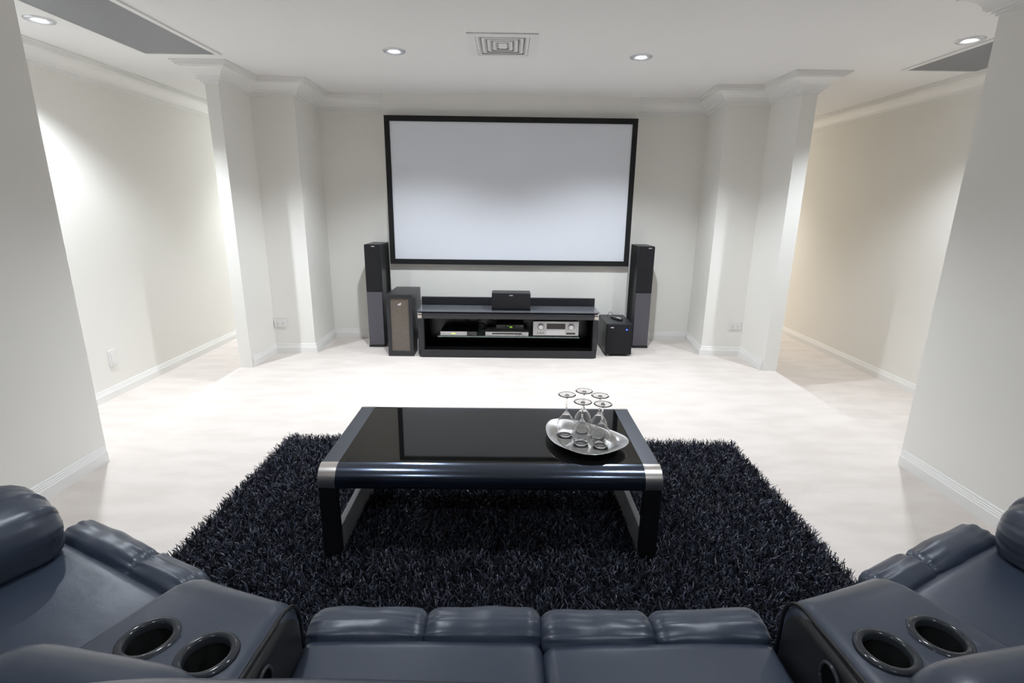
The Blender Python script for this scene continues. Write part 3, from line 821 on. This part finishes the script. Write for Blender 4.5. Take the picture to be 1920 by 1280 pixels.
def console(mirror, label):
    def T(x, y, z):
        return Vector((2*MIRX-x, y+0.015, z)) if mirror else Vector((x, y, z))
    c = T(-0.62, 0.7, 0)
    t = thing('console_unit', label, 'sofa console', (c.x, c.y, 0), 'black leather consoles with two cup holders')
    def Lx(y): return -0.735-(0.93-y)*0.487
    def Rx(y): return -0.442-max(0.9-y, 0)*0.05
    def mp(tt, y, z):
        yf = 1.030-0.090*tt             # front runs at a slant
        yy = 0.40+(y-0.40)*(yf-0.40)/(0.984-0.40)
        x = Lx(yy)+(Rx(yy)-Lx(yy))*tt
        return T(x, yy, z)
    prof = [(0.40, 0.05), (0.40, 0.56), (0.42, 0.597), (0.5, 0.600), (0.70, 0.600), (0.86, 0.598)] + [(0.900+0.084*sin(a), 0.514+0.084*cos(a)) for a in [pi/2*k/8 for k in range(9)]] + [(0.984, 0.30), (0.970, 0.05)]
    m = 84
    pr = dens(prof, m); cc = Vector((0.69, 0.32))
    # cup wells are cut through the top with a boolean, so the wells are real hollows
    rings = []
    for tt, ins in ends(0.0, 1.0, 0.10, 6, 16):
        ring = []
        for p in pr:
            d = 0.028*ins; q = p+(cc-p).normalized()*d
            bul = 0.006*(1-(2*tt-1)**2) if p[1] > 0.58 else 0
            ring.append(mp(tt, q[0], q[1]+bul))
        rings.append(ring)
    body = link('body', G().loft(rings), M_LEATHER, t, smooth=True)
    cups = [(-0.668, 0.797), (-0.540, 0.763)]
    cut = G()
    for cx, cy in cups:
        q = T(cx, cy, 0); cut.cyl((q.x, q.y, 0.50), (q.x, q.y, 0.70), 0.0445, 40)
    co = link('cutter', cut, M_CUPIN, t)
    bpy.context.view_layer.update()
    bo = body.modifiers.new('wells', 'BOOLEAN'); bo.operation = 'DIFFERENCE'; bo.object = co; bo.solver = 'EXACT'
    dg = bpy.context.evaluated_depsgraph_get()
    me = bpy.data.meshes.new_from_object(body.evaluated_get(dg))
    body.modifiers.clear(); body.data = me
    bpy.data.objects.remove(co, do_unlink=True)
    for cx, cy in cups:
        q = T(cx, cy, 0); z = 0.604
        ch = link('cup_holder', G().lathe([(0.0375, -0.012), (0.0385, 0.001), (0.042, 0.006), (0.048, 0.006), (0.053, 0.003), (0.0555, -0.003), (0.0445, -0.006), (0.0425, -0.075), (0.0, -0.075), (0.0, -0.072), (0.0385, -0.072), (0.0375, -0.012)], (q.x, q.y, z), 44), M_CUP, t, smooth=True)
        link('cup_well', G().lathe([(0.0374, -0.010), (0.0368, -0.010), (0.0364, -0.0705), (0.0, -0.0705), (0.0, -0.0715), (0.0378, -0.0715)], (q.x, q.y, z), 36, True), M_CUPIN, ch, smooth=True)
    # boxed side panel, piping and release handle on the side facing the middle seats
    path = [mp(0.985, p[0], p[1]+0.002) for p in [(0.42, 0.593), (0.5, 0.5975), (0.6, 0.5975), (0.7, 0.5975), (0.8, 0.5965), (0.86, 0.594)]+[(0.900+0.080*sin(a), 0.514+0.080*cos(a)) for a in [pi/2*k/8 for k in range(9)]]+[(0.981, 0.40), (0.979, 0.30)]]
    link('piping', G().tube(path, 0.0042, 8), M_LEATHER_DARK, t, smooth=True)
    sp = [(0.43, 0.10), (0.43, 0.585), (0.60, 0.590), (0.78, 0.590)]+[(0.880+0.09*sin(a), 0.500+0.09*cos(a)) for a in [pi/2*k/8 for k in range(9)]]+[(0.970, 0.10)]
    def off(y, z, d):
        b = mp(1.0, y, z); return b+(Vector((-d, 0, 0)) if mirror else Vector((d, 0, 0)))
    spc = Vector((0.70, 0.35)); pr2 = dens(sp, 60)
    rr = []
    for d, s in ((-0.02, 1.0), (0.0, 0.995), (0.006, 0.97), (0.009, 0.92), (0.010, 0.80), (0.010, 0.4), (0.010, 0.05)):
        rr.append([off(spc.x+(p.x-spc.x)*s, spc.y+(p.y-spc.y)*s, d-0.004) for p in pr2])
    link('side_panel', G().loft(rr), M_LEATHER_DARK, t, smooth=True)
    hr = []
    for k in range(28):
        a = 2*pi*k/28; hr.append((0.785+0.030*cos(a)+0.008*sin(a), 0.534+0.036*sin(a)))
    link('release_handle', G().tube([off(y, z, 0.009) for y, z in hr]+[off(*hr[0], 0.009)], 0.0038, 8), M_CUP, t, smooth=True)
    link('handle_recess', G().loft([[off(y, z, 0.004) for y, z in hr], [off(y, z, 0.0085) for y, z in hr]]), M_CUPIN, t)
    # short padded back behind the console
    bk = []
    bp = [(0.0, 0.60), (0.10, 0.60), (0.125, 0.66)] + [(0.055+0.075*cos(a), 0.715+0.075*sin(a)) for a in [0.0+k*pi/10 for k in range(11)]] + [(-0.03, 0.64)]
    return t, T
tl, TL_ = console(False, 'black leather cup holder console beside the seat left of the centre gap')
tr, TR_ = console(True, 'black leather cup holder console beside the seat right of the centre gap')

def console_back(t, mirror):
    A = Vector((-0.765, 0.668)); B = Vector((-0.418, 0.600))     # front line of the pad
    ex = (B-A).normalized(); L = (B-A).length; ey = Vector((-ex.y, ex.x))
    def fr(u, v, z):
        x = A.x+ex.x*u+ey.x*v; y = A.y+ex.y*u+ey.y*v
        return Vector((2*MIRX-x, y+0.015, z)) if mirror else Vector((x, y, z))
    prof = [(0.0, 0.60), (0.012, 0.65)]+[(-0.055+0.07*cos(a), 0.697+0.062*sin(a)) for a in [k*pi/10 for k in range(11)]]+[(-0.125, 0.60)]
    link('back_pad', pillow(fr, 'u', 0, L, prof, 0.075, depth=0.040, m=60, mid=14, crown=0.006, wr=0.002), M_LEATHER, t, smooth=True)
console_back(tl, False); console_back(tr, True)
